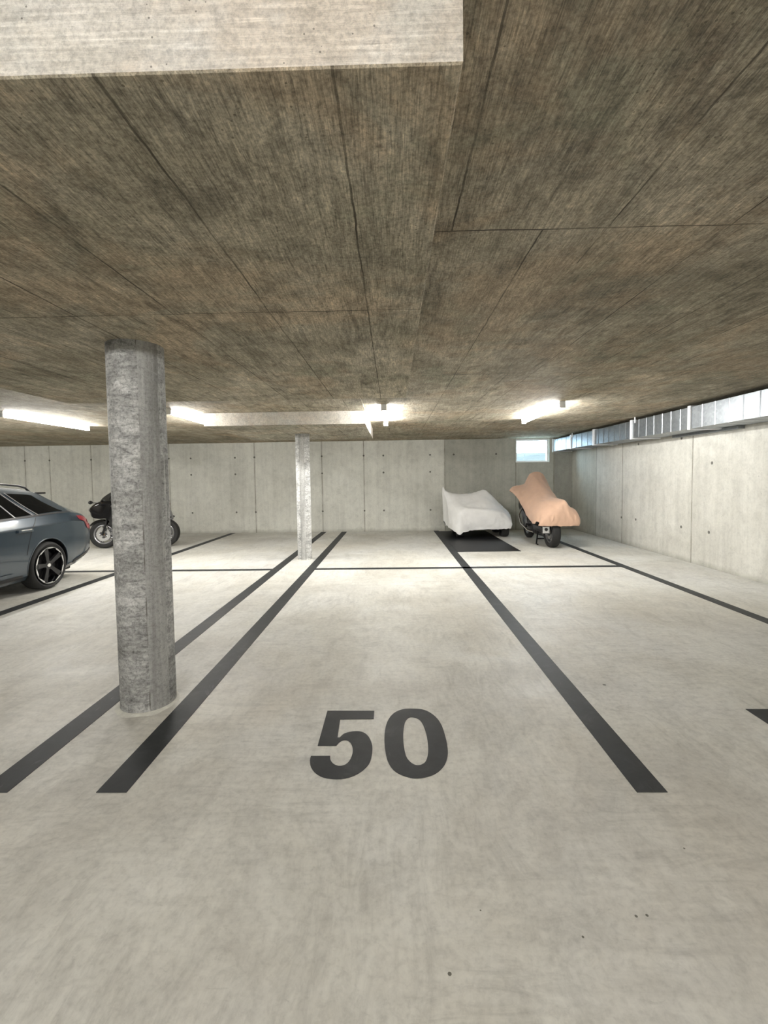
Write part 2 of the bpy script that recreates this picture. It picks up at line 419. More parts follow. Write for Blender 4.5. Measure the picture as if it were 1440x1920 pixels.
# ------------------------------------------------------------------ room shell
def struct(name, bm, mat, **kw): return tag(obj(name, bm, mat, **kw), kind='structure')
bm = bmesh.new(); box(bm, XL - .3, XR + .3, YBACK - .3, YB + .3, -.2, 0); struct('floor', bm, M_FLOOR)
bm = bmesh.new(); box(bm, XL - .3, XR + .3, YBACK - .3, YB + .3, ZC, ZC + .3); struct('ceiling', bm, M_CEIL)
WX0, WX1, WZ0, WZ1 = 3.443, 4.373, 1.885, 2.535
bm = bmesh.new()
box(bm, XL - .3, WX0, YB, YB + .3, 0, ZC); box(bm, WX1, XR + .3, YB, YB + .3, 0, ZC)
box(bm, WX0, WX1, YB, YB + .3, 0, WZ0); box(bm, WX0, WX1, YB, YB + .3, WZ1, ZC)
struct('wall_back', bm, M_WB)
bm = bmesh.new(); box(bm, XR, XR + .3, YBACK - .3, YB, 0, ZC); struct('wall_right', bm, M_WR)
bm = bmesh.new(); box(bm, XL - .3, XL, YBACK - .3, YB, 0, ZC); struct('wall_left', bm, M_WP)
bm = bmesh.new(); box(bm, XL, XR, YBACK - .3, YBACK, 0, ZC); struct('wall_front', bm, M_WP)
# thickened ceiling slabs over the columns
def drop(name, x0, x1, y0, y1, z0, mat):
    bm = bmesh.new(); fs = box(bm, x0, x1, y0, y1, z0, ZC + .01)
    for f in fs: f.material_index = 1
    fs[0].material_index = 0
    es = [e for e in fs[0].edges]
    bmesh.ops.bevel(bm, geom=es, offset=.004, segments=1, affect='EDGES')
    return struct(name, bm, [mat, M_EDGE])
drop('trim_1', -3.618, .163, 1.005, 5.001, ZN, M_SOFF)
drop('trim_2', -2.893, -.403, 6.892, 9.509, ZF, M_SOFF2)
bm = bmesh.new(); box(bm, -2.893, -.403, 5.001, 6.892, ZC - .018, ZC + .01); struct('trim_3', bm, [M_CEIL])

# window
win = bpy.data.objects.new('window_1', None); COL.objects.link(win); win.location = (0, 0, 0); tag(win, kind='structure')
bm = bmesh.new(); fw_ = .045
for c in ((WX0, WX0 + fw_, YB + .06, YB + .13, WZ0, WZ1), (WX1 - fw_, WX1, YB + .06, YB + .13, WZ0, WZ1), (WX0 + fw_, WX1 - fw_, YB + .06, YB + .13, WZ0, WZ0 + fw_), (WX0 + fw_, WX1 - fw_, YB + .06, YB + .13, WZ1 - fw_, WZ1)):
    box(bm, *c)
obj('window_frame', bm, M_PVC, win)
bxo('window_pane', (WX0 + fw_, WX1 - fw_, YB + .09, YB + .096, WZ0 + fw_, WZ1 - fw_), M_PANE, win)
bxo('window_sill', (WX0, WX1, YB - .004, YB + .06, WZ0, WZ0 + .012), M_PVC, win)
# outside, seen through the window
bm = bmesh.new(); box(bm, -4, 12, YB + .5, YB + 9, 1.5, 1.86); tag(obj('ground_outside', bm, M_OUT2), kind='structure')
bm = bmesh.new(); box(bm, 1, 9, YB + 3.0, YB + 3.2, 1.8, 2.30); tag(obj('garden_wall', bm, M_OUT), 'low grey wall outside, seen through the small basement window', 'wall')

# ------------------------------------------------------------------ floor markings
def stripe(x0, x1, y0, y1, label, g=None):
    bm = bmesh.new(); box(bm, x0, x1, y0, y1, 0, .0022)
    return tag(obj('parking_line', bm, M_LINE), label, 'parking line', g)
Y0 = 2.07
stripe(-1.454, -1.305, Y0, YB - .01, 'dark grey painted line along the left side of bay 50, right of the columns')
stripe(1.135, 1.279, Y0, YB - .01, 'dark grey painted line along the right side of bay 50, running to the black mat')
stripe(-2.039, -1.891, Y0, YB - .01, 'dark grey painted line passing behind both round columns on their left')
stripe(-4.625, -4.475, Y0, YB - .01, 'dark grey painted line running beside the parked estate car')
stripe(3.709, 3.842, Y0, YB - .01, 'dark grey painted line nearest the right wall, beside the tan covered motorcycle')
stripe(-9.6, -2.039, 7.32, 7.455, 'thin dark cross line on the floor behind the near column, left of the far column')
stripe(-1.305, 3.709, 7.32, 7.455, 'thin dark cross line at the rear end of bay 50, reaching toward the right wall')

F5 = [(-0.441, 2.824), (-0.137, 2.821), (-0.137, 2.723), (-0.346, 2.72), (-0.339, 2.524), (-0.326, 2.524), (-0.302, 2.565), (-0.251, 2.587), (-0.199, 2.58), (-0.159, 2.532), (-0.134, 2.446), (-0.132, 2.355), (-0.145, 2.28), (-0.181, 2.22), (-0.229, 2.181), (-0.29, 2.164), (-0.361, 2.175), (-0.412, 2.21), (-0.445, 2.26), (-0.46, 2.313), (-0.462, 2.351), (-0.357, 2.352), (-0.351, 2.318), (-0.332, 2.286), (-0.303, 2.268), (-0.271, 2.275), (-0.248, 2.312), (-0.238, 2.378), (-0.246, 2.441), (-0.268, 2.486), (-0.294, 2.498), (-0.318, 2.483), (-0.336, 2.444), (-0.441, 2.444)]
O0 = [(0.107, 2.846), (0.184, 2.83), (0.242, 2.762), (0.275, 2.663), (0.286, 2.53), (0.285, 2.41), (0.27, 2.321), (0.237, 2.249), (0.184, 2.195), (0.106, 2.169), (0.044, 2.185), (-0.007, 2.224), (-0.04, 2.29), (-0.057, 2.377), (-0.066, 2.494), (-0.063, 2.61), (-0.047, 2.708), (-0.012, 2.789), (0.042, 2.836)]
I0 = [(0.103, 2.743), (0.141, 2.721), (0.164, 2.664), (0.177, 2.569), (0.18, 2.469), (0.174, 2.376), (0.157, 2.306), (0.132, 2.277), (0.105, 2.272), (0.077, 2.295), (0.055, 2.343), (0.045, 2.422), (0.042, 2.519), (0.047, 2.61), (0.058, 2.686), (0.079, 2.732)]
def glyph(name, loops, parent, dx=0):
    cu = bpy.data.curves.new(name, 'CURVE'); cu.dimensions = '2D'; cu.fill_mode = 'BOTH'; cu.extrude = .0011
    for L in loops:
        s = cu.splines.new('POLY'); s.points.add(len(L) - 1); s.use_cyclic_u = True
        for q, (x, y) in zip(s.points, L): q.co = (x + dx, y, 0, 1)
    tmp = bpy.data.objects.new('tmp', cu); COL.objects.link(tmp)
    me = bpy.data.meshes.new_from_object(tmp.evaluated_get(bpy.context.evaluated_depsgraph_get()))
    bpy.data.objects.remove(tmp); bpy.data.curves.remove(cu)
    me.materials.clear(); me.materials.append(M_LINE); me.name = name
    o = bpy.data.objects.new(name, me); COL.objects.link(o); o.parent = parent; o.location = (0, 0, .0012)
    return o
def seg(P, a, b): return catmull(P[a:b + 1], 5, False)
five = F5[0:5] + seg(F5, 5, 20) + seg(F5, 21, 32)[0:] + F5[33:]
n50 = thing('bay_number', 'large dark number 50 painted on the floor between two lines', 'painted number')
glyph('digit', [five], n50); glyph('digit', [catmull(O0, 5), catmull(I0, 5)], n50)
n51 = thing('bay_number', 'dark painted bay number cut off by the right edge of the photo', 'painted number')
glyph('digit', [five], n51, 2.665)
glyph('digit', [[(2.93, 2.824), (2.82, 2.824), (2.80, 2.77), (2.70, 2.73), (2.70, 2.66), (2.81, 2.69), (2.81, 2.17), (2.93, 2.17)]], n51)

# black mat
bm = bmesh.new(); box(bm, 1.279, 2.558, 8.96, 12.45, 0, .006, bev=.002)
tag(obj('floor_mat', bm, M_MAT), 'thin black rubber mat on the floor under the white covered vehicle', 'floor mat')

# ------------------------------------------------------------------ columns
def column(name, x, y, R, z1, mat, label):
    t = thing(name, label, 'column', (x, y, 0))
    bm = bmesh.new(); lathe(bm, [(R, 0), (R, z1)], 'z', 72, closed=False)
    for v in bm.verts:
        q = noise.noise(Vector((v.co.x * 6, v.co.y * 6, v.co.z * 2))) * .002; v.co.x *= 1 + q / R; v.co.y *= 1 + q / R
    o = obj('shaft', bm, mat, t); sharp(o, 60)
    bm = bmesh.new(); rg = lathe(bm, [(R + .0, 0), (R + .022, 0), (R + .015, .006), (R + .004, .012), (R, .012)], 'z', 60)
    for v in bm.verts:
        if v.co.z < .001 and Vector((v.co.x, v.co.y)).length > R + .01:
            s = 1 + (.03 + noise.noise(v.co * 9) * .10); v.co.x *= s; v.co.y *= s
    g = obj('grout_ring', bm, M_GROUT, t); sharp(g, 60); g['label'] = 'pale grout ring at the column foot'
    return t
column('concrete_column', -1.677, 2.952, .171, ZN, M_COL1, 'thick grey round concrete column in the left foreground')
column('concrete_column', -1.66, 8.316, .131, ZF, M_COL2, 'slim round concrete column near the back wall under the far slab')

# ------------------------------------------------------------------ lamps
def lamp(x, y, L, rz, mat, label, group='linear ceiling lamps'):
    t = thing('ceiling_lamp', label, 'lamp', (x, y, ZC), rz, group); h = L / 2
    bm = bmesh.new(); box(bm, -.020, .020, -h, h, -.030, 0); obj('housing', bm, M_WHITE, t)
    bm = bmesh.new(); lathe(bm, [(.025, -h + .012), (.025, h - .012)], 'y', 20, (0, 0, -.058), closed=False)
    fixn(bm); d = obj('diffuser', bm, mat, t, smooth=True)
    for s in (-1, 1):
        bm = bmesh.new(); box(bm, -.042, .042, s * h - .012, s * h + .012, -.092, 0, bev=.004); obj('end_cap', bm, M_WHITE, t)
    return t
for x, lab in ((-.11, 'lit linear tube lamp on the ceiling just right of the far slab edge'), (2.42, 'lit linear tube lamp on the ceiling nearest the right wall and small window'),
               (-3.22, 'lit linear tube lamp just right of the near column, left of the far slab'), (-5.68, 'long lit linear tube lamp at the far left above the car'), (-8.6, 'lit linear tube lamp on the ceiling left of the parked car')):
    lamp(x, 7.38, 1.86, 0, M_TUBE, lab)
for x, lab in ((-4.6, 'lit linear tube lamp over the aisle, leftmost'), (-1.2, 'lit linear tube lamp over the aisle behind bay 50'), (2.4, 'lit linear tube lamp over the aisle near the right wall')):
    lamp(x, -1.7, 1.86, pi / 2, M_TUBE2, lab, 'aisle ceiling lamps')

# ------------------------------------------------------------------ ventilation duct
DX, DZ0, DZ1 = 4.47, 2.178, 2.497
dt = thing('ventilation_duct', 'galvanised rectangular air duct hung along the top of the right wall', 'air duct')
fl = [-3.0, -1.4, .2, 1.8, 3.4, 5.05, 6.845, 8.481, 10.062, 11.33, 12.58]
sections = list(zip(fl, fl[1:]))
for a, b in sections:
    bm = bmesh.new(); n = 7 if b - a > 1.3 else 4; st = (b - a) / n
    # sheet with shallow stiffening beads
    ys = [a + .02]
    for k in range(1, n): ys += [a + st * k - .012, a + st * k, a + st * k + .012]
    ys.append(b - .02)
    rings = []
    for y in ys:
        bead = any(abs(y - (a + st * k)) < .004 for k in range(1, n)); e = .005 if bead else 0
        rings.append([bm.verts.new((x, y, z)) for x, z in ((DX - e, DZ0 - e), (XR - .03, DZ0 - e), (XR - .03, DZ1 + e), (DX - e, DZ1 + e))])
    for A, B in zip(rings, rings[1:]):
        for k in range(4): bm.faces.new((A[k], A[(k + 1) % 4], B[(k + 1) % 4], B[k]))
    bm.faces.new(rings[0]); bm.faces.new(rings[-1][::-1]); fixn(bm)
    obj('duct_section', bm, M_GALV, dt)
for y in fl:
    bm = bmesh.new()
    for c in ((DX - .022, DX, y - .032, y + .032, DZ0 - .018, DZ1 + .018), (DX, XR - .03, y - .032, y + .032, DZ0 - .018, DZ0), (DX, XR - .03, y - .032, y + .032, DZ1, DZ1 + .018)): box(bm, *c)
    obj('flange', bm, M_FLANGE, dt)
for y in (8.37, 5.12, 11.25):
    bm = bmesh.new(); box(bm, DX - .012, DX - .002, y - .015, y + .015, DZ1 - .05, ZC); obj('hanger_strap', bm, M_FLANGE, dt)
bm = bmesh.new(); box(bm, XR - .10, XR - .002, 6.5, 8.0, DZ0 - .045, DZ0 - .002)
obj('support_rail', bm, M_GALV, dt)

# ------------------------------------------------------------------ wheels
def tyre_bm(R, rim, w, c=(0, 0, 0), axis='y'):
    bm = bmesh.new(); h = w / 2
    prof = [(rim, -h * .8), (rim + (R - rim) * .5, -h), (R - .018, -h * .93), (R - .004, -h * .72), (R, -h * .3), (R, h * .3), (R - .004, h * .72), (R - .018, h * .93), (rim + (R - rim) * .5, h), (rim, h * .8)]
    lathe(bm, prof, axis, 56, c); fixn(bm); return bm
def car_wheel(parent, x, y, side):
    R, rim, w = .335, .262, .225
    c = (x, y, R)
    t = obj('wheel', tyre_bm(R, rim, w, (0, 0, 0), 'x'), M_TYRE, parent, loc=c); sharp(t, 40)
    bm = bmesh.new(); s = side
    lathe(bm, [(rim, s * .11), (rim - .012, s * .112), (rim - .022, s * .09), (rim - .03, -s * .09), (rim, -s * .09)], 'x', 56); fixn(bm)
    sharp(obj('rim', bm, M_GLOSSB, t), 40)
    bm = bmesh.new(); lathe(bm, [(.0, s * .03), (.20, s * .02), (.235, s * .0), (.235, -s * .03), (0, -s * .03)], 'x', 40, closed=False); fixn(bm)
    obj('brake_disc', bm, M_BLACK, t)
    bm = bmesh.new()
    for k in range(5):
        a = 2 * pi * k / 5 + .55
        for off in (-.085, .085):
            q = [(.05, -.022), (.24, -.016), (.24, .016), (.05, .022)]
            top = []; bot = []
            for rr, tt in q:
                aa = a + off * (rr / .24)
                yy = rr * cos(aa) - tt * sin(aa); zz = rr * sin(aa) + tt * cos(aa)
                top.append(bm.verts.new((s * (.085 + .02 * (rr / .24)), yy, zz))); bot.append(bm.verts.new((s * .05, yy, zz)))
            bm.faces.new(top); bm.faces.new(bot[::-1])
            for i in range(4): bm.faces.new((top[i], top[(i + 1) % 4], bot[(i + 1) % 4], bot[i]))
    lathe(bm, [(0, s * .09), (.06, s * .088), (.065, s * .05), (0, s * .05)], 'x', 24, closed=False)
    fixn(bm); obj('spokes', bm, M_BLACK, t)
    bm = bmesh.new(); N = 120; Q = []
    for i in range(N):
        a = 2 * pi * i / N; wi = .0015 + .016 * max(0, sin((i % 12) / 12 * pi)) ** .6 * (1 if (i % 12) < 9 else .1)
        Q.append([bm.verts.new((s * .1135, rr * cos(a), rr * sin(a))) for rr in (rim - .006, rim - .008 - wi)] + [bm.verts.new((s * .108, rr * cos(a), rr * sin(a))) for rr in (rim - .008 - wi, rim - .006)])
    for i in range(N):
        for k2 in range(4): bm.faces.new((Q[i][k2], Q[i][(k2 + 1) % 4], Q[(i + 1) % N][(k2 + 1) % 4], Q[(i + 1) % N][k2]))
    fixn(bm); m_ = obj('machined_trim', bm, M_ALU, t); m_['label'] = 'bright machined segments round the rim'
    bm = bmesh.new(); lathe(bm, [(0, s * .098), (.026, s * .097), (.03, s * .088)], 'x', 24, closed=False); fixn(bm)
    obj('hub_cap', bm, M_CHROME, t)
    return t

# ------------------------------------------------------------------ estate car (rear toward the back wall)
CX, CYR = -5.795, 7.32           # centreline x, rear end y ; car points toward -y
car = thing('estate_car', 'dark blue-grey estate car parked at the far left with black alloy wheels', 'car', (CX, CYR, 0))
def lerp_tab(tab, s):
    for (a, va), (b, vb) in zip(tab, tab[1:]):
        if s <= b:
            t = max(0, (s - a) / (b - a)); t = t * t * (3 - 2 * t) if False else t
            return va + (vb - va) * t
    return tab[-1][1]
HW = [(0, .70), (.04, .775), (.12, .835), (.28, .885), (.6, .918), (1.1, .93), (2.5, .93), (3.6, .925), (4.2, .90), (4.55, .85), (4.75, .76), (4.84, .66)]
TOP = [(0, .80), (.03, .87), (.12, .955), (.30, 1.06), (.76, 1.34), (.84, 1.38), (1.1, 1.445), (1.6, 1.495), (2.4, 1.505), (2.8, 1.44), (3.1, 1.33), (3.75, 1.03), (4.2, .97), (4.6, .88), (4.78, .80), (4.84, .70)]
BELT = [(0, .78), (.05, .86), (.14, .93), (.32, 1.01), (.6, 1.05), (.9, 1.05), (1.8, 1.02), (2.8, 1.01), (3.75, .985), (4.2, .93), (4.6, .84), (4.84, .66)]
BOT = [(0, .43), (.06, .36), (.2, .30), (.45, .24), (.8, .19), (3.9, .19), (4.5, .2), (4.84, .26)]
GHW = [(0, .66), (.12, .70), (.35, .68), (.76, .60), (1.0, .61), (2.4, .63), (2.9, .62), (3.3, .66), (3.75, .74), (4.3, .74), (4.84, .58)]
NJ = 13
def section(s):
    hw, top, belt, bot, gh = (lerp_tab(T, s) for T in (HW, TOP, BELT, BOT, GHW))
    top = max(top, belt + .012)
    d = belt - bot
    gh = min(gh, hw * .93)
    return [(0, bot), (hw * .55, bot), (hw * .90, bot + .005), (hw * .965, bot + .07), (hw * .985, bot + d * .22), (hw * 1.0, bot + d * .42), (hw * .998, bot + d * .66),
            (hw * .990, bot + d * .835), (hw * .966, bot + d * .865), (hw * .935, belt), (gh + .035, top - .095 * min(1, (top - belt) / .3)), (gh - .02, top - .035 * min(1, (top - belt) / .3)), (gh * .55, top - .004), (0, top)]
ss = [0, .02, .04, .08, .12, .18, .24, .30, .38, .46, .56, .60, .64, .70, .8, .9, 1.0, 1.15, 1.3, 1.45, 1.6, 1.8, 2.0, 2.2, 2.4, 2.6, 2.8, 3.0, 3.1, 3.3, 3.5, 3.65, 3.75, 3.9, 4.0, 4.1, 4.2, 4.35, 4.5, 4.6, 4.7, 4.78, 4.84]
def body_pt(s, u, side=1):
    """u runs 0 (floor centre) .. len-1 (roof centre) along the section"""
    P = section(s); i = min(int(u), len(P) - 2); t = u - i
    return Vector((side * (P[i][0] + (P[i + 1][0] - P[i][0]) * t), -s, P[i][1] + (P[i + 1][1] - P[i][1]) * t))
bm = bmesh.new(); rings = []
for s in ss:
    P = section(s)
    full = [(x, z) for x, z in P] + [(-x, z) for x, z in P[-2:0:-1]]
    rings.append([bm.verts.new((x, -s, z)) for x, z in full])
n = len(rings[0])
for A, B in zip(rings, rings[1:]):
    for k in range(n): bm.faces.new((A[k], A[(k + 1) % n], B[(k + 1) % n], B[k]))
bm.faces.new(rings[0]); bm.faces.new(rings[-1][::-1]); fixn(bm)
body = obj('body', bm, M_CARP)
YW_R, YW_F = CYR - 6.215, CYR - 6.215 + 2.84      # distances of the wheel centres from the rear
# wheel arches cut with cylinders, then applied
def cyl_cut(s, side):
    b = bmesh.new(); lathe(b, [(0, side * .70), (.372, side * .70), (.372, side * 1.1), (0, side * 1.1)], 'x', 56, (0, -s, .345), closed=False)
    bmesh.ops.remove_doubles(b, verts=b.verts[:], dist=1e-5); fixn(b)
    return obj('cut', b, M_BLACK)
cuts = [cyl_cut(s, sd) for s in (YW_R, YW_F) for sd in (-1, 1)]
for c in cuts:
    md = body.modifiers.new('cut', 'BOOLEAN'); md.object = c; md.operation = 'DIFFERENCE'; md.solver = 'EXACT'
    try: md.material_mode = 'TRANSFER'
    except Exception: pass
bpy.context.view_layer.update()
me = bpy.data.meshes.new_from_object(body.evaluated_get(bpy.context.evaluated_depsgraph_get()))
body.modifiers.clear(); body.data = me; body.parent = car
for c in cuts: bpy.data.objects.remove(c)
sharp(body, 28)
# skin patches laid just outside the body surface
def patch(name, pts, mat, parent, off=.006, side=1, thick=.004, sub=6):
    """pts: four (s,u) corners a,b,c,d ; ruled grid following the body"""
    bm = bmesh.new(); G = []
    a, b, c, d = pts
    for i in range(sub + 1):
        row = []
        for j in range(sub + 1):
            p_, q_ = i / sub, j / sub
            s = (a[0] * (1 - p_) + b[0] * p_) * (1 - q_) + (d[0] * (1 - p_) + c[0] * p_) * q_
            u = (a[1] * (1 - p_) + b[1] * p_) * (1 - q_) + (d[1] * (1 - p_) + c[1] * p_) * q_
            P0 = body_pt(s, u, side)
            du = body_pt(s, u + .02, side) - body_pt(s, u - .02, side); ds = body_pt(s + .01, u, side) - body_pt(s - .01, u, side)
            nn = ds.cross(du).normalized()
            if nn.x * side < 0: nn = -nn
            row.append(bm.verts.new(P0 + nn * off))
        G.append(row)
    for i in range(sub):
        for j in range(sub): bm.faces.new((G[i][j], G[i + 1][j], G[i + 1][j + 1], G[i][j + 1]))
    fixn(bm)
    r_ = bmesh.ops.extrude_face_region(bm, geom=bm.faces[:])
    for v in [v for v in r_['geom'] if isinstance(v, bmesh.types.BMVert)]: v.co.x -= side * thick
    fixn(bm)
    o = obj(name, bm, mat, parent); sharp(o, 40); return o
for sd in (1, -1):
    # side glass from the rear quarter forward
    patch('side_window', ((.70, 9.14), (1.19, 9.08), (1.50, 9.93), (1.06, 9.95)), M_DGLASS, car, side=sd)
    patch('side_window', ((1.31, 9.08), (1.57, 9.07), (1.78, 9.93), (1.62, 9.93)), M_DGLASS, car, side=sd)
    patch('side_window', ((1.60, 9.07), (2.42, 9.07), (2.42, 9.93), (1.81, 9.93)), M_DGLASS, car, side=sd)
    patch('side_window', ((2.50, 9.07), (3.45, 9.10), (2.95, 9.90), (2.50, 9.93)), M_DGLASS, car, side=sd)
    for (s0, s1) in ((1.205, 1.515), (1.29, 1.60), (1.585, 1.795)):
        patch('window_trim', ((s0 - .009, 9.05), (s0 + .009, 9.05), (s1 + .009, 9.95), (s1 - .009, 9.95)), M_RIMG, car, side=sd, off=.009)
    patch('belt_trim', ((.55, 9.00), (3.6, 9.00), (3.5, 9.05), (.60, 9.07)), M_BLACK, car, side=sd, off=.008, sub=16)
    patch('tail_lamp', ((.05, 6.1), (.24, 6.3), (.45, 8.6), (.12, 8.8)), M_RED, car, side=sd, off=.007)
    patch('door_seam', ((1.50, 5.0), (1.508, 5.0), (1.265, 8.9), (1.255, 8.9)), M_BLACK, car, side=sd, off=.002)
    patch('door_seam', ((2.46, 3.2), (2.468, 3.2), (2.468, 8.9), (2.46, 8.9)), M_BLACK, car, side=sd, off=.002)
    patch('sill_trim', ((1.56, 2.7), (3.45, 2.7), (3.45, 3.25), (1.56, 3.25)), M_BLACK, car, side=sd, off=.006, sub=12)
    patch('bumper_insert', ((.02, 3.1), (.62, 2.9), (.60, 3.3), (.02, 3.7)), M_BLACK, car, side=sd, off=.006)
    # crease above the sill
    patch('door_moulding', ((1.62, 3.45), (3.4, 3.45), (3.4, 3.9), (1.72, 3.75)), M_CARP, car, side=sd, off=.016, sub=12, thick=.012)
    # door handle
    for sh in (1.40, 2.62):
        bm = bmesh.new(); P0 = body_pt(sh, 6.8, sd)
        box(bm, P0.x - .004 if sd > 0 else P0.x - .035, P0.x + .035 if sd > 0 else P0.x + .004, -sh - .24, -sh, P0.z - .012, P0.z + .022, bev=.008)
        h_ = obj('door_handle', bm, M_CARP, car); sharp(h_, 50)
        bm = bmesh.new(); box(bm, P0.x + sd * .03 - .008, P0.x + sd * .03 + .008, -sh - .20, -sh - .03, P0.z + .010, P0.z + .026, bev=.004); obj('handle_strip', bm, M_CHROME, h_)
    # roof rail
    bm = bmesh.new(); pts = []
    for s in (.90, .98, 1.1, 1.3, 1.8, 2.3, 2.6, 2.68):
        q = body_pt(s, 11.3, sd); pts.append((q.x, q.y, q.z + (.0 if s in (.90, 2.68) else .045)))
    tube(bm, pts, .014, 8); obj('roof_rail', bm, M_BLACK, car, smooth=True)
    # dark wheel-arch lip
    for sw in (YW_R, YW_F):
        bm = bmesh.new(); pts = []
        for k in range(25):
            a = radians(-12 + 204 * k / 24); s = sw - .377 * cos(a); z = .345 + .377 * sin(a)
            P = section(s); x = P[3][0]
            for (x0, z0), (x1, z1) in zip(P[2:], P[3:]):
                if z0 <= z <= z1: x = x0 + (x1 - x0) * (z - z0) / max(1e-6, z1 - z0); break
            pts.append((sd * (x - .004), -s, z))
        tube(bm, pts, .011, 6); obj('arch_lip', bm, M_CARP, car, smooth=True)
        w_ = car_wheel(car, sd * .815, -sw, sd)
    bm = bmesh.new(); q = body_pt(3.3, 9.1, sd); bmesh.ops.create_icosphere(bm, subdivisions=3, radius=.1, matrix=Matrix.Translation((q.x + sd * .13, q.y + .02, q.z + .06)) @ Matrix.Diagonal((1.1, .7, .75, 1)))
    obj('door_mirror', bm, M_CARP, car, smooth=True)
# spoiler, tailgate glass, windscreen, plate
bm = bmesh.new(); box(bm, -.58, .58, -.90, -.68, 1.335, 1.365, bev=.008); sp = obj('roof_spoiler', bm, M_GLOSSB, car)
def deck(name, s0, s1, hw0, hw1, mat, off=.008):
    bm = bmesh.new(); G = []
    for i in range(9):
        s = s0 + (s1 - s0) * i / 8; hw = hw0 + (hw1 - hw0) * i / 8; row = []
        for j in range(9):
            x = -hw + 2 * hw * j / 8; P = section(s); z = P[-1][1]
            for (xa, za), (xb, zb) in zip(P[::-1], P[::-1][1:]):
                if xa <= abs(x) <= xb: z = za + (zb - za) * (abs(x) - xa) / max(1e-6, xb - xa); break
            row.append(bm.verts.new((x, -s, z + off)))
        G.append(row)
    for i in range(8):
        for j in range(8): bm.faces.new((G[i][j], G[i + 1][j], G[i + 1][j + 1], G[i][j + 1]))
    fixn(bm); return sharp(obj(name, bm, mat, car), 50)
deck('rear_window', .22, .66, .58, .50, M_DGLASS); deck('windscreen', 2.95, 3.65, .56, .60, M_DGLASS)
bxo('number_plate', (-.26, .26, .0, .012, .62, .73), M_WHITE, car)
bxo('underbody', (-.70, .70, -4.5, -.4, .15, .30), M_BLACK, car, bev=.02)

# ------------------------------------------------------------------ motorcycles (local x forward, z up)
def moto_wheel(parent, name, x, R, w, rimmat, disc=True, nsp=5):
    t = obj(name, tyre_bm(R, R - .095, w, (0, 0, 0), 'y'), M_TYRE, parent, loc=(x, 0, R)); sharp(t, 40)
    ri = R - .095
    bm = bmesh.new(); lathe(bm, [(ri, -w * .36), (ri - .012, -w * .4), (ri - .028, -w * .3), (ri - .028, w * .3), (ri - .012, w * .4), (ri, w * .36)], 'y', 48)
    for k in range(nsp):
        a = 2 * pi * k / nsp
        for o_ in (-.14, .14):
            tube(bm, [(.03 * cos(a + o_), 0, .03 * sin(a + o_)), ((ri - .02) * cos(a + o_), 0, (ri - .02) * sin(a + o_))], [.016, .011], 6)
    lathe(bm, [(0, -.05), (.04, -.05), (.045, 0), (.04, .05), (0, .05)], 'y', 20, closed=False); fixn(bm)
    sharp(obj('rim', bm, rimmat, t), 40)
    if disc:
        bm = bmesh.new()
        for s in (-1, 1): lathe(bm, [(.085, s * .058), (.15, s * .058), (.15, s * .063), (.085, s * .063)], 'y', 40)
        fixn(bm); obj('brake_disc', bm, M_ALU, t)
        bm = bmesh.new(); lathe(bm, [(0, -.078), (.018, -.078), (.018, .078), (0, .078)], 'y', 12, closed=False); fixn(bm)
        obj('axle_nut', bm, M_BRONZE, t)
    return t
def mpart(root, name, outline, w, mat, y=0, sm=True, mirror=False):
    bm = bmesh.new()
    for yy in ((y, -y) if mirror else (y,)): puff(bm, catmull(outline, 4), w, yy)
    fixn(bm); o = obj(name, bm, mat, root); sharp(o, 50); return o
def mtube(root, name, paths, r_, mat):
    bm = bmesh.new()
    for P in paths: tube(bm, P, r_, 8)
    fixn(bm); return sharp(obj(name, bm, mat, root), 60)
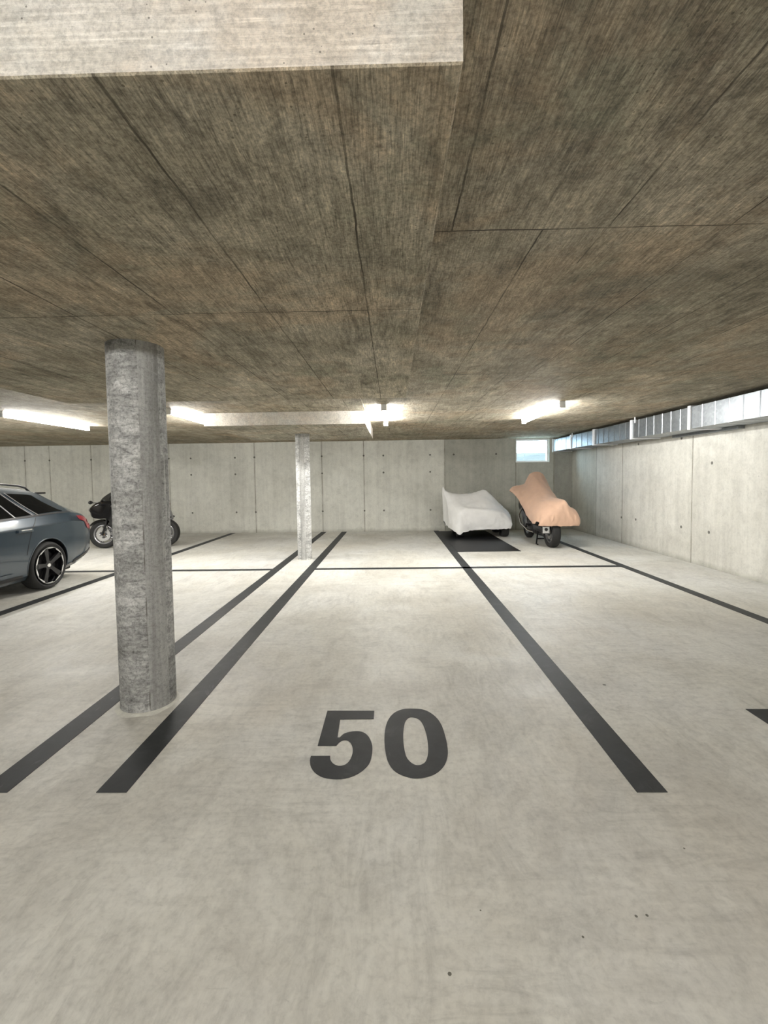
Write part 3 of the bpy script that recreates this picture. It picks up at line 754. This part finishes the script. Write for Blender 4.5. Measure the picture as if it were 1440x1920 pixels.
def sport_bike(loc, rz, label):
    R = thing('motorcycle', label, 'motorcycle', loc, rz)
    moto_wheel(R, 'front_wheel', .665, .315, .12, M_RIMG); moto_wheel(R, 'rear_wheel', -.64, .32, .18, M_RIMG)
    mtube(R, 'fork', [[(.665, s * .105, .31), (.47, s * .11, .92)] for s in (-1, 1)], .024, M_BLACK)
    mpart(R, 'front_mudguard', [(.98, .50), (.86, .62), (.66, .66), (.45, .56), (.47, .50), (.66, .61), (.84, .57)], .07, M_GLOSSB)
    mpart(R, 'fairing', [(.90, .84), (.92, .90), (.80, 1.02), (.62, 1.08), (.30, 1.04), (.02, .80), (-.14, .50), (-.05, .26), (.25, .20), (.40, .40), (.50, .66), (.70, .68), (.86, .72)], .20, M_GLOSSB)
    mpart(R, 'windscreen', [(.70, 1.02), (.64, 1.14), (.46, 1.27), (.40, 1.26), (.48, 1.12), (.52, 1.02)], .12, M_SCREEN)
    mpart(R, 'headlamp', [(.87, .86), (.86, .93), (.78, .96), (.76, .88)], .13, M_ALU)
    mpart(R, 'fuel_tank', [(.34, 1.0), (.16, 1.09), (-.08, 1.05), (-.22, .88), (-.16, .76), (.2, .78)], .15, M_GLOSSB)
    mpart(R, 'seat', [(-.16, .86), (-.34, .84), (-.62, .96), (-.66, .90), (-.40, .76), (-.16, .76)], .12, M_BLACK)
    mpart(R, 'tail', [(-.30, .80), (-.50, .92), (-.66, .99), (-.74, .99), (-.68, .91), (-.52, .80), (-.32, .72)], .09, M_GLOSSB)
    mpart(R, 'engine', [(.25, .62), (.28, .32), (.05, .22), (-.22, .28), (-.25, .60)], .16, M_BLACK)
    mpart(R, 'swingarm', [(-.18, .40), (-.64, .35), (-.68, .31), (-.62, .28), (-.18, .30)], .03, M_RIMG, .13, mirror=True)
    mtube(R, 'exhaust', [[(.2, -.12, .25), (-.15, -.16, .22), (-.42, -.18, .36), (-.75, -.19, .52)]], [.025, .03, .05, .055], M_CHROME)
    mtube(R, 'handlebar', [[(.42, s * .05, .98), (.40, s * .22, .97), (.33, s * .36, .95)] for s in (-1, 1)], .016, M_BLACK)
    for s in (-1, 1):
        bm = bmesh.new(); tube(bm, [(.62, s * .15, 1.03), (.72, s * .34, 1.05)], .010, 6)
        bmesh.ops.create_icosphere(bm, subdivisions=2, radius=.07, matrix=Matrix.Translation((.74, s * .40, 1.06)) @ Matrix.Diagonal((.45, 1.1, .6, 1)))
        obj('mirror', bm, M_BLACK, R, smooth=True)
    mpart(R, 'mudguard_bracket', [(-.66, .92), (-.74, .92), (-.83, .66), (-.78, .62), (-.72, .76)], .06, M_RIMG)
    mpart(R, 'tail_lamp', [(-.70, .95), (-.76, .96), (-.76, .99), (-.70, .99)], .05, M_RED)
    for s in (-1, 1):
        bm = bmesh.new(); bmesh.ops.create_icosphere(bm, subdivisions=2, radius=.03, matrix=Matrix.Translation((-.80, s * .11, .68)) @ Matrix.Diagonal((1, 1.6, .8, 1)))
        tube(bm, [(-.78, s * .02, .69), (-.80, s * .09, .68)], .008, 6); obj('indicator', bm, M_BLACK, R, smooth=True)
    mtube(R, 'side_stand', [[(-.02, .12, .30), (-.10, .24, .01)]], .012, M_BLACK)
    mpart(R, 'lower_cowl_trim', [(.62, .70), (.44, .70), (.44, .735), (.62, .735)], .197, M_ALU)
    return R
f0, r0 = Vector((-6.53, 10.02)), Vector((-5.27, 10.20)); mid = (f0 + r0) / 2; d = f0 - r0
sport_bike((mid.x, mid.y, 0), math.atan2(d.y, d.x), 'black sport motorcycle parked sideways behind the near round column')

def tourer(loc, rz, label):
    R = thing('motorcycle', label, 'motorcycle', loc, rz)
    moto_wheel(R, 'front_wheel', .80, .31, .12, M_RIMG); moto_wheel(R, 'rear_wheel', -.78, .325, .17, M_RIMG)
    mtube(R, 'fork', [[(.80, s * .10, .31), (.55, s * .10, 1.0)] for s in (-1, 1)], .026, M_BLACK)
    mpart(R, 'front_mudguard', [(1.06, .55), (.92, .66), (.72, .68), (.52, .56), (.72, .62), (.92, .60)], .065, M_BLACK)
    mpart(R, 'fairing', [(.92, .80), (.84, 1.02), (.60, 1.14), (.30, 1.05), (.10, .8), (-.02, .42), (.1, .26), (.42, .30), (.58, .55), (.78, .66)], .24, M_GLOSSB)
    mpart(R, 'windscreen', [(.72, 1.05), (.66, 1.26), (.58, 1.28), (.60, 1.15), (.60, 1.05)], .10, M_SCREEN)
    mpart(R, 'fuel_tank', [(.4, 1.0), (.2, 1.08), (-.05, 1.02), (-.15, .88), (0, .78), (.3, .78)], .16, M_BLACK)
    mpart(R, 'seat', [(-.05, .86), (-.5, .84), (-.86, .84), (-.9, .78), (-.5, .76), (-.05, .74)], .15, M_BLACK)
    mpart(R, 'engine', [(.3, .60), (.32, .30), (.05, .20), (-.25, .26), (-.3, .6)], .18, M_BLACK)
    mpart(R, 'swingarm', [(-.2, .42), (-.78, .38), (-.84, .325), (-.76, .28), (-.2, .30)], .03, M_BLACK, .12, mirror=True)
    mpart(R, 'rear_mudguard', [(-.60, .70), (-.86, .74), (-1.08, .62), (-1.12, .50), (-1.04, .52), (-.86, .68), (-.6, .66)], .10, M_BLACK)
    bm = bmesh.new(); box(bm, -1.02, -.46, .13, .30, .34, .46, bev=.025); ex = sharp(obj('muffler', bm, M_BLACK, R), 40)
    bm = bmesh.new(); box(bm, -1.035, -1.02, .135, .275, .325, .47, bev=.012); obj('muffler_end', bm, M_CHROME, ex)
    bm = bmesh.new(); lathe(bm, [(0, -1.040), (.034, -1.040), (.034, -1.030), (0, -1.030)], 'x', 20, (0, .205, .405), closed=False); obj('muffler_outlet', bm, M_BLACK, ex)
    mtube(R, 'centre_stand', [[(-.25, s * .12, .28), (-.36, s * .19, .012), (-.46, s * .19, .012)] for s in (-1, 1)] + [[(-.31, -.15, .12), (-.31, .15, .12)]], .016, M_BLACK)
    mtube(R, 'crash_bar', [[(.55, .24, .74), (.50, .33, .58), (.30, .34, .40), (-.10, .30, .28), (-.20, .22, .26)]], .017, M_CHROME)
    mtube(R, 'handlebar', [[(.52, 0, 1.03), (.46, .22, 1.06), (.40, .34, 1.08)], [(.52, 0, 1.03), (.46, -.22, 1.06), (.40, -.34, 1.04)]], .016, M_BLACK)
    bm = bmesh.new(); box(bm, -1.02, -.50, -.46, -.14, .505, .70, bev=.03); obj('pannier', bm, M_BLACK, R)
    return R
OX = 3.335
tourer((OX, 10.22, 0), pi / 2, 'motorcycle on its stand under the tan cover, black wheels showing')

# cover cloths: grid of control rows -> smooth surface with folds
def cloth(name, rows, mat, label, cat, amp=.012, fold=6.0, per=6, seed=0, hemw=.02):
    G = [catmull(rw, per, False) for rw in rows]
    nc = len(G[0]); out = [[] for _ in range((len(rows) - 1) * per + 1)]
    for c in range(nc):
        colp = catmull([G[k][c] for k in range(len(rows))], per, False)
        for i, q in enumerate(colp): out[i].append(q)
    bm = bmesh.new(); V = []
    for i, rw in enumerate(out):
        vr = []
        for j, q in enumerate(rw):
            v = Vector(q)
            k = Vector((q[0] * fold + seed, q[1] * fold, q[2] * fold * .45))
            a = noise.noise(k) * amp * .8 + (.5 - abs(noise.noise(k * 1.6 + Vector((3, 3, 3)))) * 2.2) * amp * 1.1
            low = max(0, min(1, (0.75 - q[2]) / .5))
            v += Vector((noise.noise(k * 1.7 + Vector((5, 0, 0))), noise.noise(k * 1.7 + Vector((0, 7, 0))), .4)) * a * (1 + low)
            vr.append(bm.verts.new(v))
        V.append(vr)
    for A, B in zip(V, V[1:]):
        for k in range(len(A) - 1): bm.faces.new((A[k], A[k + 1], B[k + 1], B[k]))
    fixn(bm)
    o = obj(name, bm, mat); o.data.shade_smooth()
    md = o.modifiers.new('thickness', 'SOLIDIFY'); md.thickness = .004; md.offset = 0
    md = o.modifiers.new('smooth', 'SUBSURF'); md.levels = 1; md.render_levels = 1
    return tag(o, label, cat)

# quad bike under the white cover
q = thing('quad_bike', 'small four wheeled vehicle under the white cover, black tyres showing', 'vehicle', (2.2, 11.6, 0))
for x, y in ((-.52, -.38), (.57, -.38), (-.52, .46), (.57, .46)):
    w_ = obj('wheel', tyre_bm(.20, .11, .19, (0, 0, 0), 'x'), M_TYRE, q, loc=(x, y, .20)); sharp(w_, 40)
    bm = bmesh.new(); lathe(bm, [(0, -.06), (.10, -.06), (.11, -.08), (.11, .08), (.10, .06), (0, .06)], 'x', 28, closed=False); fixn(bm); sharp(obj('rim', bm, M_BLACK, w_), 40)
bm = bmesh.new(); box(bm, -.34, .34, -.52, .55, .19, .52, bev=.05); sharp(obj('chassis', bm, M_BLACK, q), 40)
mtube(q, 'axle', [[(-.5, y, .20), (.56, y, .20)] for y in (-.38, .46)], .025, M_BLACK)
bm = bmesh.new(); box(bm, -.25, .2, -.3, .5, .52, .72, bev=.06); sharp(obj('seat', bm, M_BLACK, q), 40)
mtube(q, 'handlebar', [[(-.1, -.05, .60), (-.1, .0, .86), (-.45, .0, .92)], [(-.1, .0, .86), (.25, 0, .92)]], .015, M_BLACK)

X0 = [1.38, 1.46, 1.62, 1.76, 1.95, 2.27, 2.53, 2.72, 2.89, 2.93]
def row(xs, ys, zs): return list(zip(xs, ys, zs))
y_ = lambda *a: list(a)
rowsW = [
 row([1.40, 1.47, 1.60, 1.76, 1.94, 2.26, 2.52, 2.71, 2.88, 2.90], [11.25, 11.02, 10.86, 10.90, 10.93, 10.93, 10.93, 10.93, 10.95, 11.10], [.22, .19, .10, .18, .205, .205, .215, .22, .235, .24]),
 row([1.39, 1.46, 1.60, 1.76, 1.95, 2.27, 2.53, 2.72, 2.90, 2.92], [11.26, 11.05, 10.90, 10.90, 10.92, 10.91, 10.91, 10.93, 10.97, 11.12], [.40, .38, .38, .40, .40, .40, .40, .40, .36, .38]),
 row([1.38, 1.44, 1.59, 1.74, 1.96, 2.27, 2.54, 2.73, 2.90, 2.93], [11.30, 11.16, 10.98, 10.93, 10.93, 10.93, 10.95, 10.99, 11.04, 11.18], [.60, .62, .64, .70, .69, .67, .64, .58, .46, .46]),
 row([1.37, 1.42, 1.58, 1.76, 1.97, 2.27, 2.53, 2.73, 2.92, 2.95], [11.34, 11.30, 11.14, 11.06, 11.06, 11.08, 11.12, 11.16, 11.20, 11.30], [.76, .80, .79, .775, .76, .75, .72, .66, .52, .47]),
 row([1.34, 1.40, 1.56, 1.78, 1.99, 2.26, 2.50, 2.72, 2.92, 2.97], [11.48, 11.44, 11.34, 11.30, 11.30, 11.32, 11.34, 11.36, 11.38, 11.42], [.96, .98, .93, .90, .92, .96, .88, .74, .58, .50]),
 row([1.285, 1.36, 1.50, 1.72, 1.96, 2.18, 2.36, 2.54, 2.80, 2.98], [11.60, 11.60, 11.60, 11.60, 11.60, 11.60, 11.60, 11.60, 11.56, 11.54], [1.205, 1.17, 1.10, 1.065, 1.075, 1.12, 1.17, 1.03, .75, .56]),
 row([1.32, 1.40, 1.52, 1.74, 1.97, 2.2, 2.38, 2.56, 2.80, 2.97], [11.72, 11.78, 11.85, 11.90, 11.92, 11.92, 11.92, 11.90, 11.84, 11.74], [.95, .95, .92, .92, .93, .95, .95, .85, .66, .52]),
 row([1.38, 1.45, 1.56, 1.75, 1.98, 2.2, 2.4, 2.58, 2.80, 2.95], [11.9, 12.1, 12.2, 12.24, 12.25, 12.25, 12.25, 12.22, 12.15, 11.95], [.6, .62, .65, .66, .66, .66, .66, .62, .52, .42]),
 row([1.40, 1.46, 1.57, 1.76, 1.98, 2.2, 2.4, 2.58, 2.80, 2.92], [11.9, 12.14, 12.26, 12.30, 12.30, 12.30, 12.30, 12.27, 12.18, 11.95], [.24] * 10)]
# hanging side drapes
for rw in rowsW:
    a, b = rw[0], rw[-1]
    rw.insert(0, (a[0] + .03, a[1] + .02, max(.22, a[2] * .30))); rw.append((b[0] + .015, b[1] + .03, .22))
cloth('vehicle_cover', rowsW, M_CLOTHW, 'off-white fitted cover draped over a small vehicle beside the black mat', 'vehicle cover', amp=.024, fold=6)

# tan motorcycle cover : sections along y, from tail to front; each row left hem -> over the top -> right hem
rowsO = []
def orow(y, pts): rowsO.append([(x, y + dy, z) for x, z, dy in pts])
orow(9.10, [(2.98, .47, .10), (3.06, .475, .03), (3.18, .47, 0), (3.34, .475, 0), (3.50, .475, 0), (3.64, .475, 0), (3.76, .47, .02), (3.80, .475, .10)])
orow(9.09, [(2.99, .54, .10), (3.06, .60, .03), (3.18, .66, 0), (3.32, .72, -.01), (3.50, .74, 0), (3.64, .67, .0), (3.77, .59, .02), (3.82, .53, .10)])
orow(9.17, [(2.97, .56, .10), (3.03, .69, .03), (3.16, .82, 0), (3.34, .90, 0), (3.50, .97, .0), (3.60, .86, .0), (3.76, .74, .02), (3.84, .60, .08)])
orow(9.42, [(2.94, .50, 0), (2.98, .72, 0), (3.14, .92, 0), (3.36, 1.00, 0), (3.54, 1.00, .0), (3.66, .86, .0), (3.80, .76, 0), (3.87, .52, 0)])
orow(9.80, [(2.93, .62, 0), (2.97, .80, 0), (3.13, .99, 0), (3.37, 1.06, 0), (3.56, .99, 0), (3.70, .84, .0), (3.80, .66, 0), (3.84, .50, 0)])
orow(10.15, [(2.92, .82, 0), (2.96, .94, 0), (3.14, 1.10, 0), (3.38, 1.20, 0), (3.60, 1.10, 0), (3.72, .95, .0), (3.80, .74, 0), (3.84, .58, 0)])
orow(10.50, [(2.90, 1.00, 0), (2.95, 1.08, 0), (3.16, 1.22, 0), (3.36, 1.36, 0), (3.58, 1.30, 0), (3.74, 1.08, .0), (3.82, .85, 0), (3.86, .70, 0)])
orow(10.80, [(2.86, 1.12, 0), (2.93, 1.20, 0), (3.20, 1.31, 0), (3.34, 1.51, 0), (3.58, 1.50, 0), (3.76, 1.22, .0), (3.86, 1.0, 0), (3.87, .80, 0)])
orow(10.94, [(2.84, 1.14, 0), (2.91, 1.245, 0), (3.20, 1.32, 0), (3.335, 1.56, 0), (3.61, 1.555, 0), (3.78, 1.26, .0), (3.86, 1.0, 0), (3.86, .80, 0)])
orow(11.14, [(3.08, 1.00, 0), (3.12, 1.12, 0), (3.22, 1.22, 0), (3.36, 1.36, 0), (3.56, 1.34, 0), (3.70, 1.12, .0), (3.78, .9, 0), (3.80, .72, 0)])
orow(11.36, [(3.20, .84, 0), (3.22, .88, 0), (3.26, .92, 0), (3.40, .96, 0), (3.53, .92, 0), (3.64, .80, .0), (3.70, .7, 0), (3.72, .62, 0)])
cloth('motorcycle_cover', rowsO, M_CLOTHO, 'peach tan fabric cover draped over a motorcycle near the back right corner', 'motorcycle cover', amp=.032, fold=7, seed=3)
